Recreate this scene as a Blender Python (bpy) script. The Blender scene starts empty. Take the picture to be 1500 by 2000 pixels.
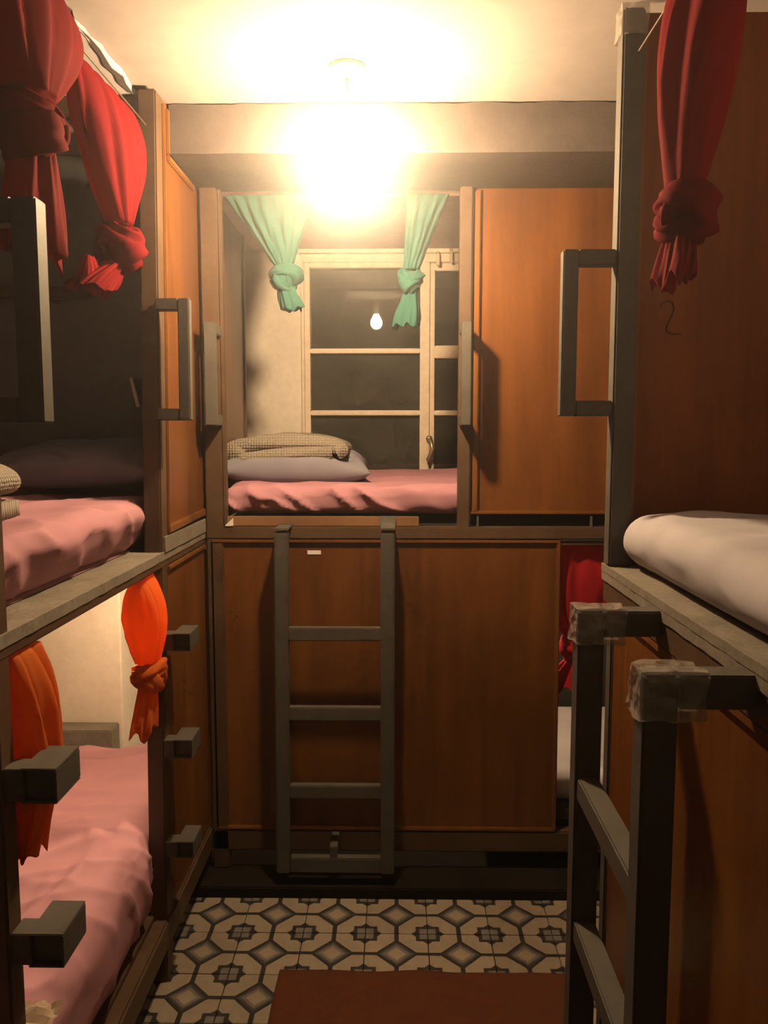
import bpy, bmesh, math, random
from mathutils import Vector, Matrix, noise
random.seed(7)
R = math.radians
sc = bpy.context.scene
COL = sc.collection

# ------------------------------------------------------------------ camera
F_PX, VPX, VPY = 1560.0, 775.0, 845.0          # focal length and vanishing point in a 1500 x 2000 frame
cam_d = bpy.data.cameras.new('camera')
cam = bpy.data.objects.new('camera', cam_d); COL.objects.link(cam)
cam_d.sensor_fit = 'VERTICAL'; cam_d.sensor_height = 24.0
cam_d.lens = F_PX / 2000.0 * 24.0
cam_d.clip_start = 0.02
pitch = math.atan((1000 - VPY) / F_PX)
yaw = math.atan((VPX - 750) / F_PX * math.cos(pitch))
cam.location = (0, 0, 1.5)
cam.rotation_euler = (math.pi / 2 - pitch, 0, yaw)
sc.camera = cam

# ------------------------------------------------------------------ world, exposure
w = bpy.data.worlds.new('night'); sc.world = w; w.use_nodes = True
w.cycles.homogeneous_volume = True
w.cycles.sampling_method = 'NONE'
wn = w.node_tree
for n in list(wn.nodes): wn.nodes.remove(n)
wo = wn.nodes.new('ShaderNodeOutputWorld'); bg = wn.nodes.new('ShaderNodeBackground')
bg.inputs[0].default_value = (0.35, 0.40, 0.5, 1); bg.inputs[1].default_value = 0.012
wn.links.new(bg.outputs[0], wo.inputs[0])
BLOOM_HAZE = 0.042  # thin haze added to stand in for lens bloom round the bulb
if BLOOM_HAZE > 0:
    vs = wn.nodes.new('ShaderNodeVolumeScatter')
    vs.inputs['Color'].default_value = (1, 1, 1, 1); vs.inputs['Density'].default_value = BLOOM_HAZE
    vs.inputs['Anisotropy'].default_value = 0.92
    wn.links.new(vs.outputs[0], wo.inputs[1])
vs_ = sc.view_settings
vs_.view_transform = 'Standard'; vs_.look = 'None'; vs_.gamma = 1.0; vs_.use_curve_mapping = False
vs_.exposure = 0.0
BULB_COL = (1.0, 0.68, 0.37)
BULB_L = 1900.0          # radiance of the ceiling bulb
READ_L = 620.0           # radiance of the small bunk lamp
sc.cycles.max_bounces = 5; sc.cycles.diffuse_bounces = 3; sc.cycles.glossy_bounces = 3; sc.cycles.transmission_bounces = 4
sc.cycles.adaptive_threshold = 0.06; sc.cycles.adaptive_min_samples = 12
sc.cycles.caustics_reflective = False; sc.cycles.caustics_refractive = False

# ------------------------------------------------------------------ materials
MATS = {}
def nodes(name):
    m = bpy.data.materials.new(name); m.use_nodes = True
    nt = m.node_tree
    b = nt.nodes['Principled BSDF']
    MATS[name] = m
    return m, nt, b
def N(nt, typ, **kw):
    n = nt.nodes.new(typ)
    for k, v in kw.items(): setattr(n, k, v)
    return n
def tex(nt, scale=(1, 1, 1), kind='Object'):
    tc = N(nt, 'ShaderNodeTexCoord'); mp = N(nt, 'ShaderNodeMapping')
    mp.inputs['Scale'].default_value = scale
    nt.links.new(tc.outputs[kind], mp.inputs[0]); return mp.outputs[0]
def noise_n(nt, vec, scale, detail=4, rough=.55, dist=0):
    n = N(nt, 'ShaderNodeTexNoise'); n.inputs['Scale'].default_value = scale
    n.inputs['Detail'].default_value = detail; n.inputs['Roughness'].default_value = rough
    n.inputs['Distortion'].default_value = dist
    nt.links.new(vec, n.inputs['Vector']); return n.outputs['Fac']
def ramp(nt, fac, stops):
    r = N(nt, 'ShaderNodeValToRGB')
    e = r.color_ramp.elements
    while len(e) < len(stops): e.new(.5)
    for el, (p, c) in zip(e, stops):
        el.position = p; el.color = (*c, 1) if len(c) == 3 else c
    nt.links.new(fac, r.inputs[0]); return r.outputs[0]
def mix(nt, fac, a, b, blend='MIX'):
    m = N(nt, 'ShaderNodeMix', data_type='RGBA', blend_type=blend)
    for s, v in ((0, fac), (6, a), (7, b)):
        if hasattr(v, 'links'): nt.links.new(v, m.inputs[s])
        elif s == 0: m.inputs[0].default_value = v
        else: m.inputs[s].default_value = (*v, 1)
    return m.outputs[2]
def bump(nt, b, h, strength=.3, dist=.01):
    bn = N(nt, 'ShaderNodeBump'); bn.inputs['Strength'].default_value = strength
    bn.inputs['Distance'].default_value = dist
    nt.links.new(h, bn.inputs['Height']); nt.links.new(bn.outputs[0], b.inputs['Normal'])

def wood(name, dark, light, axis='z', rough=.34, spec=.5):
    m, nt, b = nodes(name)
    s = {'z': (1, 1, .07), 'y': (1, .07, 1), 'x': (.07, 1, 1)}[axis]
    v = tex(nt, s)
    g = noise_n(nt, v, 14, 5, .6, .6)
    v2 = tex(nt, (1, 1, .5))
    bl = noise_n(nt, v2, 2.4, 3, .5, .5)
    c1 = ramp(nt, g, [(.28, dark), (.72, light)])
    c2 = ramp(nt, bl, [(.3, (.45, .40, .36)), (.75, (1.2, 1.15, 1.05))])
    c = mix(nt, .8, c1, c2, 'MULTIPLY')
    sp = noise_n(nt, tex(nt, (1, 1, .4)), 60, 3, .7)
    c = mix(nt, .25, c, ramp(nt, sp, [(.35, (.55, .5, .45)), (.6, (1, 1, 1))]), 'MULTIPLY')
    nt.links.new(c, b.inputs['Base Color'])
    b.inputs['Roughness'].default_value = rough
    b.inputs['Specular IOR Level'].default_value = spec
    bump(nt, b, g, .12, .004)
    return m
wood('plywood', (.125, .044, .010), (.215, .084, .019))
wood('plywood_moulding', (.16, .062, .016), (.25, .108, .03), rough=.3)
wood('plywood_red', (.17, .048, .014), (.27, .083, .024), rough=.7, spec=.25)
wood('plank', (.22, .11, .05), (.34, .19, .09), 'x', rough=.6)

def paint(name, col, col2, rough=.45, wear=.5, scale=9, bstr=.15):
    m, nt, b = nodes(name)
    v = tex(nt)
    n1 = noise_n(nt, v, scale, 6, .65)
    n2 = noise_n(nt, v, scale * 7, 4, .7)
    c = ramp(nt, n1, [(.35, col), (.68, col2)])
    c = mix(nt, wear, c, ramp(nt, n2, [(.3, (.55, .5, .45)), (.62, (1.05, 1.05, 1.05))]), 'MULTIPLY')
    nt.links.new(c, b.inputs['Base Color'])
    rr = N(nt, 'ShaderNodeMapRange'); rr.inputs[3].default_value = rough - .08; rr.inputs[4].default_value = rough + .15
    nt.links.new(n1, rr.inputs[0]); nt.links.new(rr.outputs[0], b.inputs['Roughness'])
    bump(nt, b, n2, bstr, .003)
    return m
paint('grey_metal', (.075, .070, .062), (.10, .092, .08), .55, .35)
MATS['grey_metal'].node_tree.nodes['Principled BSDF'].inputs['Specular IOR Level'].default_value = .35
paint('brown_metal', (.074, .042, .023), (.105, .062, .035), .45, .4)
paint('ledge_paint', (.17, .155, .125), (.24, .215, .18), .6, .6, 12, .4)
paint('plaster', (.66, .60, .52), (.76, .70, .62), .85, .18, 5, .25)
paint('ceiling_paint', (.27, .235, .22), (.32, .28, .26), .9, .15, 3, .15)
paint('sheet_white', (.36, .34, .345), (.42, .40, .40), .75, .15, 3, .1)
paint('beam_paint', (.075, .060, .054), (.105, .086, .077), .6, .35, 6, .3)
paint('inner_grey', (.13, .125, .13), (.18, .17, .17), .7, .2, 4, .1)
paint('inner_pink', (.34, .22, .18), (.42, .28, .23), .7, .2, 4, .1)
paint('window_paint', (.62, .52, .40), (.74, .64, .52), .45, .25, 20, .2)
paint('dark_floor', (.010, .008, .006), (.018, .014, .010), .9, .3)
MATS['dark_floor'].node_tree.nodes['Principled BSDF'].inputs['Specular IOR Level'].default_value = .1
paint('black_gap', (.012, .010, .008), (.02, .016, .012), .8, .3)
paint('brass', (.42, .34, .22), (.5, .42, .3), .3, .2)
MATS['brass'].node_tree.nodes['Principled BSDF'].inputs['Metallic'].default_value = .7
paint('steel', (.5, .48, .44), (.58, .56, .52), .22, .2)
MATS['steel'].node_tree.nodes['Principled BSDF'].inputs['Metallic'].default_value = .85
paint('white_card', (.75, .72, .68), (.8, .78, .75), .6, .05)
paint('beige_paper', (.62, .50, .36), (.70, .58, .44), .7, .1)
paint('dark_print', (.03, .03, .035), (.08, .07, .07), .5, .2, 40)
paint('black_plastic', (.02, .02, .02), (.03, .03, .03), .4, .1)
paint('white_plastic', (.7, .68, .62), (.76, .74, .70), .4, .05)
paint('pencil', (.04, .02, .01), (.06, .03, .015), .8, .1)
paint('mat_fabric', (.09, .022, .006), (.12, .030, .008), .9, .5, 30, .5)

def fabric(name, col, trans=.25, col2=None, weave=900, rough=.85):
    m, nt, b = nodes(name)
    v = tex(nt)
    n1 = noise_n(nt, v, 6, 4, .6)
    col2 = col2 or tuple(c * .82 for c in col)
    c = ramp(nt, n1, [(.3, col2), (.7, col)])
    nt.links.new(c, b.inputs['Base Color'])
    b.inputs['Roughness'].default_value = rough
    b.inputs['Specular IOR Level'].default_value = .15
    b.inputs['Sheen Weight'].default_value = .0
    n2 = noise_n(nt, v, weave, 2, .5)
    bump(nt, b, n2, .15, .001)
    if trans > 0:
        tl = N(nt, 'ShaderNodeBsdfTranslucent'); ms = N(nt, 'ShaderNodeMixShader')
        nt.links.new(c, tl.inputs[0]); ms.inputs[0].default_value = trans
        nt.links.new(b.outputs[0], ms.inputs[1]); nt.links.new(tl.outputs[0], ms.inputs[2])
        nt.links.new(ms.outputs[0], nt.nodes['Material Output'].inputs[0])
    return m
fabric('red_cloth', (.26, .0055, .010), .5)
fabric('dark_red_cloth', (.36, .010, .02), .3)
fabric('orange_cloth', (.82, .22, .045), .55)
fabric('green_cloth', (.036, .14, .115), .35)
fabric('pink_sheet', (.46, .235, .285), 0)
fabric('pink_sheet_light', (.47, .24, .30), 0)
fabric('grey_sheet', (.44, .42, .46), 0)
fabric('lilac_cloth', (.22, .215, .265), 0)
# knitted blanket: waffle relief
m, nt, b = nodes('knit')
v = tex(nt, (1, 1, 1), 'UV')
ck = N(nt, 'ShaderNodeTexVoronoi'); ck.inputs['Scale'].default_value = 1.0; ck.inputs['Randomness'].default_value = .18
nt.links.new(v, ck.inputs['Vector'])
c = ramp(nt, ck.outputs['Distance'], [(.1, (.30, .27, .225)), (.66, (.185, .165, .135))])
nt.links.new(c, b.inputs['Base Color']); b.inputs['Roughness'].default_value = .95
iv = N(nt, 'ShaderNodeMath', operation='MULTIPLY'); iv.inputs[1].default_value = -1
nt.links.new(ck.outputs['Distance'], iv.inputs[0]); bump(nt, b, iv.outputs[0], .8, .006)
# emitters
def emit(name, col, L):
    m = bpy.data.materials.new(name); m.use_nodes = True; nt = m.node_tree
    nt.nodes.remove(nt.nodes['Principled BSDF'])
    e = N(nt, 'ShaderNodeEmission'); e.inputs[0].default_value = (*col, 1); e.inputs[1].default_value = L
    nt.links.new(e.outputs[0], nt.nodes['Material Output'].inputs[0]); MATS[name] = m
emit('bulb_glow', BULB_COL, BULB_L)
emit('reading_glow', BULB_COL, READ_L)
# window glass: clear sheet with a mirror share, night behind it
m = bpy.data.materials.new('window_glass'); m.use_nodes = True; nt = m.node_tree; MATS['window_glass'] = m
nt.nodes.remove(nt.nodes['Principled BSDF'])
gl = N(nt, 'ShaderNodeBsdfGlossy'); gl.inputs['Roughness'].default_value = .012
tr = N(nt, 'ShaderNodeBsdfTransparent'); tr.inputs[0].default_value = (.86, .88, .86, 1)
df = N(nt, 'ShaderNodeBsdfDiffuse'); df.inputs[0].default_value = (.5, .46, .4, 1)
ms = N(nt, 'ShaderNodeMixShader'); fr = N(nt, 'ShaderNodeFresnel'); fr.inputs[0].default_value = 1.5
ms2 = N(nt, 'ShaderNodeMixShader')
dn = noise_n(nt, tex(nt), 7, 5, .6)
mr = N(nt, 'ShaderNodeMapRange'); mr.inputs[1].default_value = .35; mr.inputs[2].default_value = .8
mr.inputs[3].default_value = .03; mr.inputs[4].default_value = .09
nt.links.new(dn, mr.inputs[0]); nt.links.new(mr.outputs[0], ms2.inputs[0])     # dusty film on the pane
nt.links.new(tr.outputs[0], ms2.inputs[1]); nt.links.new(df.outputs[0], ms2.inputs[2])
nt.links.new(fr.outputs[0], ms.inputs[0]); nt.links.new(ms2.outputs[0], ms.inputs[1]); nt.links.new(gl.outputs[0], ms.inputs[2])
nt.links.new(ms.outputs[0], nt.nodes['Material Output'].inputs[0])
# crinkled packing film
m, nt, b = nodes('clear_film')
b.inputs['Base Color'].default_value = (.5, .45, .40, 1); b.inputs['Roughness'].default_value = .14
b.inputs['Alpha'].default_value = .38
vn = N(nt, 'ShaderNodeTexVoronoi'); vn.inputs['Scale'].default_value = 55
nt.links.new(tex(nt), vn.inputs['Vector']); bump(nt, b, vn.outputs['Distance'], .8, .01)

# patterned cement tile: 0.187 m square, object space
TILE = .187
m, nt, b = nodes('tile_print')
tc = N(nt, 'ShaderNodeTexCoord'); sp = N(nt, 'ShaderNodeSeparateXYZ'); nt.links.new(tc.outputs['Object'], sp.inputs[0])
def M(op, a, b_=None, c_=None):
    n = N(nt, 'ShaderNodeMath', operation=op)
    for i, v_ in enumerate((a, b_, c_)):
        if v_ is None: continue
        if hasattr(v_, 'links'): nt.links.new(v_, n.inputs[i])
        else: n.inputs[i].default_value = v_
    return n.outputs[0]
u = M('ABSOLUTE', M('DIVIDE', sp.outputs[0], TILE)); vv = M('ABSOLUTE', M('DIVIDE', sp.outputs[1], TILE))
d = M('ADD', u, vv)                                         # diamond in the middle
a = M('SUBTRACT', .5, u); bb = M('SUBTRACT', .5, vv)        # from the corner
mx = M('MAXIMUM', a, bb); sm = M('ADD', a, bb)
lines = M('LESS_THAN', M('MINIMUM', u, vv), .036)
cream, gdark, gmid, glight = (.36, .315, .25), (.040, .039, .037), (.10, .10, .096), (.20, .193, .186)
col = mix(nt, lines, cream, gdark)
col = mix(nt, M('LESS_THAN', d, .345), col, gdark)
col = mix(nt, M('LESS_THAN', d, .270), col, gmid)
col = mix(nt, M('LESS_THAN', d, .215), col, glight)
col = mix(nt, M('LESS_THAN', d, .150), col, (.37, .315, .24))
star = M('MAXIMUM', M('LESS_THAN', mx, .190), M('LESS_THAN', sm, .268))
col = mix(nt, star, col, gdark)
col = mix(nt, M('LESS_THAN', mx, .130), col, glight)
oi = N(nt, 'ShaderNodeObjectInfo')
gr = noise_n(nt, tex(nt, (1, 1, 1), 'Object'), 30, 5, .7)
col = mix(nt, .5, col, ramp(nt, gr, [(.3, (.6, .57, .52)), (.65, (1, 1, 1))]), 'MULTIPLY')
rv = ramp(nt, oi.outputs['Random'], [(0, (.78, .76, .74)), (1, (1.05, 1.05, 1.05))])
col = mix(nt, 1.0, col, rv, 'MULTIPLY')
nt.links.new(col, b.inputs['Base Color']); b.inputs['Roughness'].default_value = .42
bump(nt, b, gr, .1, .002)

# ------------------------------------------------------------------ mesh helpers
def new_bm(): return bmesh.new()
def box(bm, x0, x1, y0, y1, z0, z1):
    c = [(x, y, z) for x in (x0, x1) for y in (y0, y1) for z in (z0, z1)]
    v = [bm.verts.new(p) for p in c]
    for f in ((0, 1, 3, 2), (4, 6, 7, 5), (0, 4, 5, 1), (2, 3, 7, 6), (0, 2, 6, 4), (1, 5, 7, 3)):
        bm.faces.new([v[i] for i in f])
    return v
def hexa(bm, bot, top):
    vb = [bm.verts.new(p) for p in bot]; vt = [bm.verts.new(p) for p in top]
    n = len(vb)
    bm.faces.new(vb[::-1]); bm.faces.new(vt)
    for i in range(n): bm.faces.new([vb[i], vb[(i + 1) % n], vt[(i + 1) % n], vt[i]])
def beam(bm, p0, p1, wd, ht, up=(0, 0, 1)):
    p0, p1, up = Vector(p0), Vector(p1), Vector(up)
    dr = (p1 - p0).normalized(); s = dr.cross(up)
    if s.length < 1e-4: s = dr.cross(Vector((1, 0, 0)))
    s.normalize(); t = s.cross(dr)
    off = [s * a_ * wd / 2 + t * b_ * ht / 2 for a_, b_ in ((-1, -1), (1, -1), (1, 1), (-1, 1))]
    hexa(bm, [p0 + o for o in off], [p1 + o for o in off])
def tube(bm, pts, rad, n=8, caps=True):
    pts = [Vector(p) for p in pts]
    if not isinstance(rad, (list, tuple)): rad = [rad] * len(pts)
    rings = []; prev = None
    for i, p in enumerate(pts):
        d_ = (pts[min(i + 1, len(pts) - 1)] - pts[max(i - 1, 0)]).normalized()
        a_ = d_.cross(Vector((0, 0, 1)) if prev is None else prev)
        if prev is None:
            if a_.length < 1e-3: a_ = d_.cross(Vector((1, 0, 0)))
            a_.normalize(); b_ = d_.cross(a_)
        else:
            b_ = (prev - d_ * prev.dot(d_)).normalized(); a_ = b_.cross(d_)
        prev = b_
        rings.append([bm.verts.new(p + (a_ * math.cos(t) + b_ * math.sin(t)) * rad[i]) for t in [2 * math.pi * k / n for k in range(n)]])
    skin(bm, rings, caps)
def skin(bm, rings, caps=True):
    n = len(rings[0])
    for r0, r1 in zip(rings, rings[1:]):
        for k in range(n): bm.faces.new([r0[k], r0[(k + 1) % n], r1[(k + 1) % n], r1[k]])
    if caps: bm.faces.new(rings[0][::-1]); bm.faces.new(rings[-1])
def lathe(bm, c, prof, n=20):
    rings = [[bm.verts.new((c[0] + r_ * math.cos(2 * math.pi * k / n), c[1] + r_ * math.sin(2 * math.pi * k / n), c[2] + z_)) for k in range(n)] for r_, z_ in prof]
    skin(bm, rings)
def obj(name, bm, mat, parent=None, bevel=0.0, smooth=False, label=None, kind=None):
    bmesh.ops.recalc_face_normals(bm, faces=bm.faces)
    if bevel > 0:
        es = [e for e in bm.edges if len(e.link_faces) == 2 and e.calc_face_angle(0) > .5]
        bmesh.ops.bevel(bm, geom=es, offset=bevel, segments=2, affect='EDGES', clamp_overlap=True)
    me = bpy.data.meshes.new(name); bm.to_mesh(me); bm.free()
    me.materials.append(MATS[mat])
    if smooth:
        for p in me.polygons: p.use_smooth = True
    o = bpy.data.objects.new(name, me); COL.objects.link(o)
    if parent is not None: attach(o, parent)
    if label: o['label'] = label
    if kind: o['kind'] = kind
    return o
def attach(o, parent):
    o.parent = parent
    o.matrix_parent_inverse = world_of(parent).inverted()
def world_of(o):
    m_ = Matrix.LocRotScale(o.location, o.rotation_euler, o.scale)
    if o.parent: m_ = world_of(o.parent) @ o.matrix_parent_inverse @ m_
    return m_
GROUPS = {'curtain': 'knotted curtains on the bunks', 'mattress': 'mattresses on the bunks', 'pillow': 'pillows on the upper bunks',
          'blanket': 'knitted blankets', 'ladder': 'metal bunk ladders', 'bunk bed': 'bunk units round the corridor'}
def thing(name, label, cat, loc=(0, 0, 0), group=None):
    group = group or GROUPS.get(cat)
    o = bpy.data.objects.new(name, None); COL.objects.link(o); o.location = loc
    o.empty_display_size = .05
    o['label'] = label; o['category'] = cat
    if group: o['group'] = group
    return o
def tag(o, label, cat, group=None):
    group = group or GROUPS.get(cat)
    o['label'] = label; o['category'] = cat
    if group: o['group'] = group
    return o
def bx(name, mat, parent, *b6, bevel=.002, **kw):
    bm = new_bm(); box(bm, *b6); return obj(name, bm, mat, parent, bevel, **kw)
def struct(name, bm, mat, label, bevel=0):
    o = obj(name, bm, mat, None, bevel); o['kind'] = 'structure'; o['label'] = label
    return o
def rough_edge(pts, amp, step, axis, seed=0):
    """subdivide a polyline and jitter it along one axis"""
    out = []
    for p0, p1 in zip(pts, pts[1:]):
        p0, p1 = Vector(p0), Vector(p1); n = max(1, int((p1 - p0).length / step))
        for k in range(n):
            p = p0.lerp(p1, k / n); p[axis] += amp * noise.noise(p * 23 + Vector((seed, 0, 0)))
            out.append(p)
    out.append(Vector(pts[-1])); return out

# ------------------------------------------------------------------ room shell
XL, XR, YF, YB, ZC = -1.62, 1.52, -1.3, 3.45, 2.395
bm = new_bm(); box(bm, XL, XR, YF, YB + .1, -.08, -.012)
floor = struct('floor', bm, 'dark_floor', 'grey cement floor laid with patterned tiles')
# tiles, each its own piece; joints stay recessed
gap = .0012
bm = new_bm(); h = TILE / 2 - gap
box(bm, -h, h, -h, h, -.012, 0)
bmesh.ops.recalc_face_normals(bm, faces=bm.faces)
top_e = [e for e in bm.edges if all(abs(v.co.z) < 1e-5 for v in e.verts)]
bmesh.ops.bevel(bm, geom=top_e, offset=.0012, segments=1, affect='EDGES')
tile_me = bpy.data.meshes.new('tile'); bm.to_mesh(tile_me); bm.free(); tile_me.materials.append(MATS['tile_print'])
X0, Y0 = .098 - TILE * .5 - .003, 2.266 - TILE * .5          # an octagon centre sits where four tiles meet
cut_j = max(j for j in range(-11, 4) if Y0 + j * TILE - TILE / 2 < 2.43)
bm = new_bm(); box(bm, -h, h, -h, 2.4445 - (Y0 + cut_j * TILE), -.012, 0)
bmesh.ops.recalc_face_normals(bm, faces=bm.faces)
cut_me = bpy.data.meshes.new('tile_cut'); bm.to_mesh(cut_me); bm.free(); cut_me.materials.append(MATS['tile_print'])
tiles = []
for i in range(-4, 4):
    for j in range(-11, 4):
        x, y = X0 + i * TILE, Y0 + j * TILE
        if y < .35 or y - TILE / 2 > 2.43: continue
        t = bpy.data.objects.new('tile', tile_me if y + TILE / 2 < 2.45 else cut_me); COL.objects.link(t)
        t.location = (x, y, random.uniform(-.0006, .0006)); t.rotation_euler = (0, 0, 0)
        t.parent = floor; tiles.append(t)
bm = new_bm(); box(bm, XL, 1.5, 2.446, YB, -.012, .035)
struct('trim_1', bm, 'dark_floor', 'low dark plinth under the back bunk', .004)
bm = new_bm(); box(bm, XL, XR, YF, YB + .1, ZC, ZC + .06)
struct('ceiling', bm, 'ceiling_paint', 'cream painted ceiling lit by the bare bulb')
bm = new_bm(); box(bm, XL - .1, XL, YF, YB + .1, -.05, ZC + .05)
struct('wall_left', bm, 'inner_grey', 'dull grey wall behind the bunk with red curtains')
bm = new_bm(); box(bm, XR, XR + .1, YF, YB + .1, -.05, ZC + .05)
struct('wall_right', bm, 'plaster', 'plastered wall behind the grey sheeted bunk')
bm = new_bm(); box(bm, XL, XR, YF - .1, YF, -.05, ZC + .05)
struct('wall_front', bm, 'plaster', 'plastered wall behind the viewer')
# back wall with window opening
WX0, WX1, WZ0, WZ1 = -.405, .70, 1.15, 2.225
bm = new_bm()
box(bm, XL, WX0, YB, YB + .1, -.05, ZC + .05); box(bm, WX1, XR, YB, YB + .1, -.05, ZC + .05)
box(bm, WX0, WX1, YB, YB + .1, -.05, WZ0); box(bm, WX0, WX1, YB, YB + .1, WZ1, ZC + .05)
struct('wall_back', bm, 'plaster', 'cream plastered wall around the window')
# masonry pier at the foot of the lower bunk
bm = new_bm(); box(bm, XL, -.972, 2.74, YB, -.05, 1.10)
struct('wall_pier', bm, 'plaster', 'cream plaster pier at the end of the lower bunk', .006)
# white lining sheet under the ceiling over the curtained bunk
bm = new_bm()
edge = [(-.80, .2), (-.775, 1.2), (-.752, 1.6), (-.728, 1.727), (-.700, 1.82), (-.686, 1.936), (-.683, 2.055), (-.685, 2.16), (-.69, 2.6)]
ep = rough_edge([(x, y, 0) for x, y in edge], .008, .03, 0, 3)
poly = [(XL, 2.6, 0), (XL, .2, 0)] + [tuple(p) for p in ep]
hexa(bm, [(x, y, ZC - .022) for x, y, _ in poly], [(x, y, ZC - .001) for x, y, _ in poly])
sheet = struct('trim_2', bm, 'sheet_white', 'white lining sheet with a ragged edge under the ceiling')
# dark strip standing in for the shadow and grime along the sheet's edge
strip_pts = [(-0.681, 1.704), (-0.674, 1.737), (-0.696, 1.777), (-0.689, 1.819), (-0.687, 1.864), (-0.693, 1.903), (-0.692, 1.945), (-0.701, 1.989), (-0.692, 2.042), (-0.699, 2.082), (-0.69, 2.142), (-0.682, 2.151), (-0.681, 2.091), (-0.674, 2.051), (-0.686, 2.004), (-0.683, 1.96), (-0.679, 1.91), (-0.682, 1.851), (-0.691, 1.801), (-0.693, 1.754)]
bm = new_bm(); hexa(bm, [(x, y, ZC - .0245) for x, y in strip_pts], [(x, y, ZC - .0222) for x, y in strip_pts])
o = obj('shadow_grime_strip', bm, 'beam_paint', sheet)
# boxed beam across the back bunk
bm = new_bm()
BX0, BX1 = -.625, 1.5
front = rough_edge([(BX0, 2.27, ZC - .004), (BX1, 2.27, ZC - .004)], .005, .025, 2, 9)
top = [p.copy() for p in front]
n = len(top)
vb = [bm.verts.new((p.x, 2.27, 2.262 + .002 * noise.noise(p * 9))) for p in top]; vt = [bm.verts.new(p) for p in top]
vb2 = [bm.verts.new((p.x, 2.60, 2.258)) for p in top]; vt2 = [bm.verts.new((p.x, 2.60, ZC - .004)) for p in top]
for k in range(n - 1):
    bm.faces.new([vb[k], vb[k + 1], vt[k + 1], vt[k]]); bm.faces.new([vb[k], vb2[k], vb2[k + 1], vb[k + 1]])
    bm.faces.new([vb2[k], vt2[k], vt2[k + 1], vb2[k + 1]])
struct('ceiling_beam', bm, 'beam_paint', 'brown painted beam boxed in across the top of the back bunk')

# ------------------------------------------------------------------ window
win = bpy.data.objects.new('window_1', None); COL.objects.link(win); win.location = (0, YB, WZ0)
win['kind'] = 'structure'; win['label'] = 'cream painted casement window with dark night panes'
Yw0, Yw1 = YB - .012, YB + .05
def wbar(name, x0, x1, z0, z1, y0=Yw0, y1=Yw1, par=None): return bx(name, 'window_paint', par or win, x0, x1, y0, y1, z0, z1, bevel=.003)
wbar('window_frame', WX0, WX0 + .012, WZ0, WZ1, YB - .02); wbar('window_frame', WX0, WX1, WZ1 - .014, WZ1 + .02, YB - .02)
wbar('window_frame', WX1 - .02, WX1, WZ0, WZ1, YB - .02); wbar('window_frame', WX0, WX1, WZ0, WZ0 + .03, YB - .02)
wbar('casement_stile', -.392, -.369, WZ0 + .03, 2.212); wbar('casement_stile', .098, .138, WZ0 + .03, 2.212)
wbar('casement_rail', -.369, .098, 2.190, 2.212); wbar('casement_rail', -.369, .098, WZ0 + .03, WZ0 + .07)
wbar('glazing_bar', -.369, .098, 1.836, 1.856, Yw0 + .004); wbar('glazing_bar', -.369, .098, 1.574, 1.595, Yw0 + .004)
wbar('casement_stile', .140, .160, WZ0 + .03, 2.212, YB + .004); wbar('casement_stile', .64, .68, WZ0 + .03, 2.212, YB + .004)
wbar('casement_rail', .160, .64, 2.18, 2.212, YB + .004); wbar('casement_rail', .160, .64, WZ0 + .03, WZ0 + .07, YB + .004)
wbar('glazing_bar', .160, .64, 1.815, 1.868, YB - .004); wbar('glazing_bar', .160, .64, 1.574, 1.595, YB + .004)
for x0, x1 in ((-.369, .098), (.160, .64)):
    for z0, z1 in ((WZ0 + .07, 1.574), (1.595, 1.836), (1.856, 2.19)):
        bx('pane', 'window_glass', win, x0, x1, YB + .022, YB + .026, z0, z1, bevel=0)
# lintel strip and blind shelf
wbar('window_head', WX0 - .01, WX1 + .02, 2.246, 2.275, YB - .035, YB)
wbar('window_shelf', .17, .60, 2.285, 2.30, YB - .09, YB)
# espagnolette handle
bm = new_bm(); lathe(bm, (0, 0, 0), [(.001, -.006), (.014, -.006), (.014, .004), (.006, .012), (.001, .012)], 14)
bmesh.ops.rotate(bm, verts=bm.verts, matrix=Matrix.Rotation(R(90), 3, 'X')); bmesh.ops.translate(bm, verts=bm.verts, vec=(.138, Yw0 - .012, 1.475))
tube(bm, [(.138, Yw0 - .02, 1.475), (.146, Yw0 - .036, 1.455), (.152, Yw0 - .036, 1.43), (.142, Yw0 - .034, 1.405), (.132, Yw0 - .030, 1.385), (.136, Yw0 - .03, 1.375)], [.006, .008, .010, .009, .008, .005], 10)
obj('window_handle', bm, 'brass', win, smooth=True, label='worn metal window handle')
bm = new_bm(); tube(bm, [(.17, YB - .03, 2.245), (.17, YB - .05, 2.23), (.17, YB - .05, 2.19)], .008, 8); tube(bm, [(.225, YB - .03, 2.26), (.225, YB - .05, 2.235), (.225, YB - .05, 2.20)], .007, 8)
obj('window_bolt', bm, 'window_paint', win, smooth=True)

# ------------------------------------------------------------------ ceiling bulb
BL = Vector((-.124, 2.06, 2.156))
lamp = thing('pendant_lamp', 'glowing bare light bulb hanging under the ceiling', 'lamp', (BL.x, BL.y, ZC))
bm = new_bm(); lathe(bm, (BL.x, BL.y, ZC), [(.045, 0), (.045, -.01), (.03, -.025), (.006, -.03)]); obj('ceiling_rose', bm, 'white_plastic', lamp, smooth=True)
bm = new_bm(); tube(bm, [(BL.x, BL.y, ZC - .02), (BL.x, BL.y, BL.z + .10)], .003); obj('cord', bm, 'white_plastic', lamp)
bm = new_bm(); lathe(bm, BL, [(.008, .115), (.019, .105), (.019, .052), (.014, .05)]); obj('socket', bm, 'white_plastic', lamp, smooth=True)
bm = new_bm(); lathe(bm, BL, [(.001, -.036), (.012, -.034), (.024, -.026), (.032, -.012), (.034, .002), (.030, .018), (.022, .034), (.0145, .050), (.001, .051)], 24)
obj('bulb', bm, 'bulb_glow', lamp, smooth=True)

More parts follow.
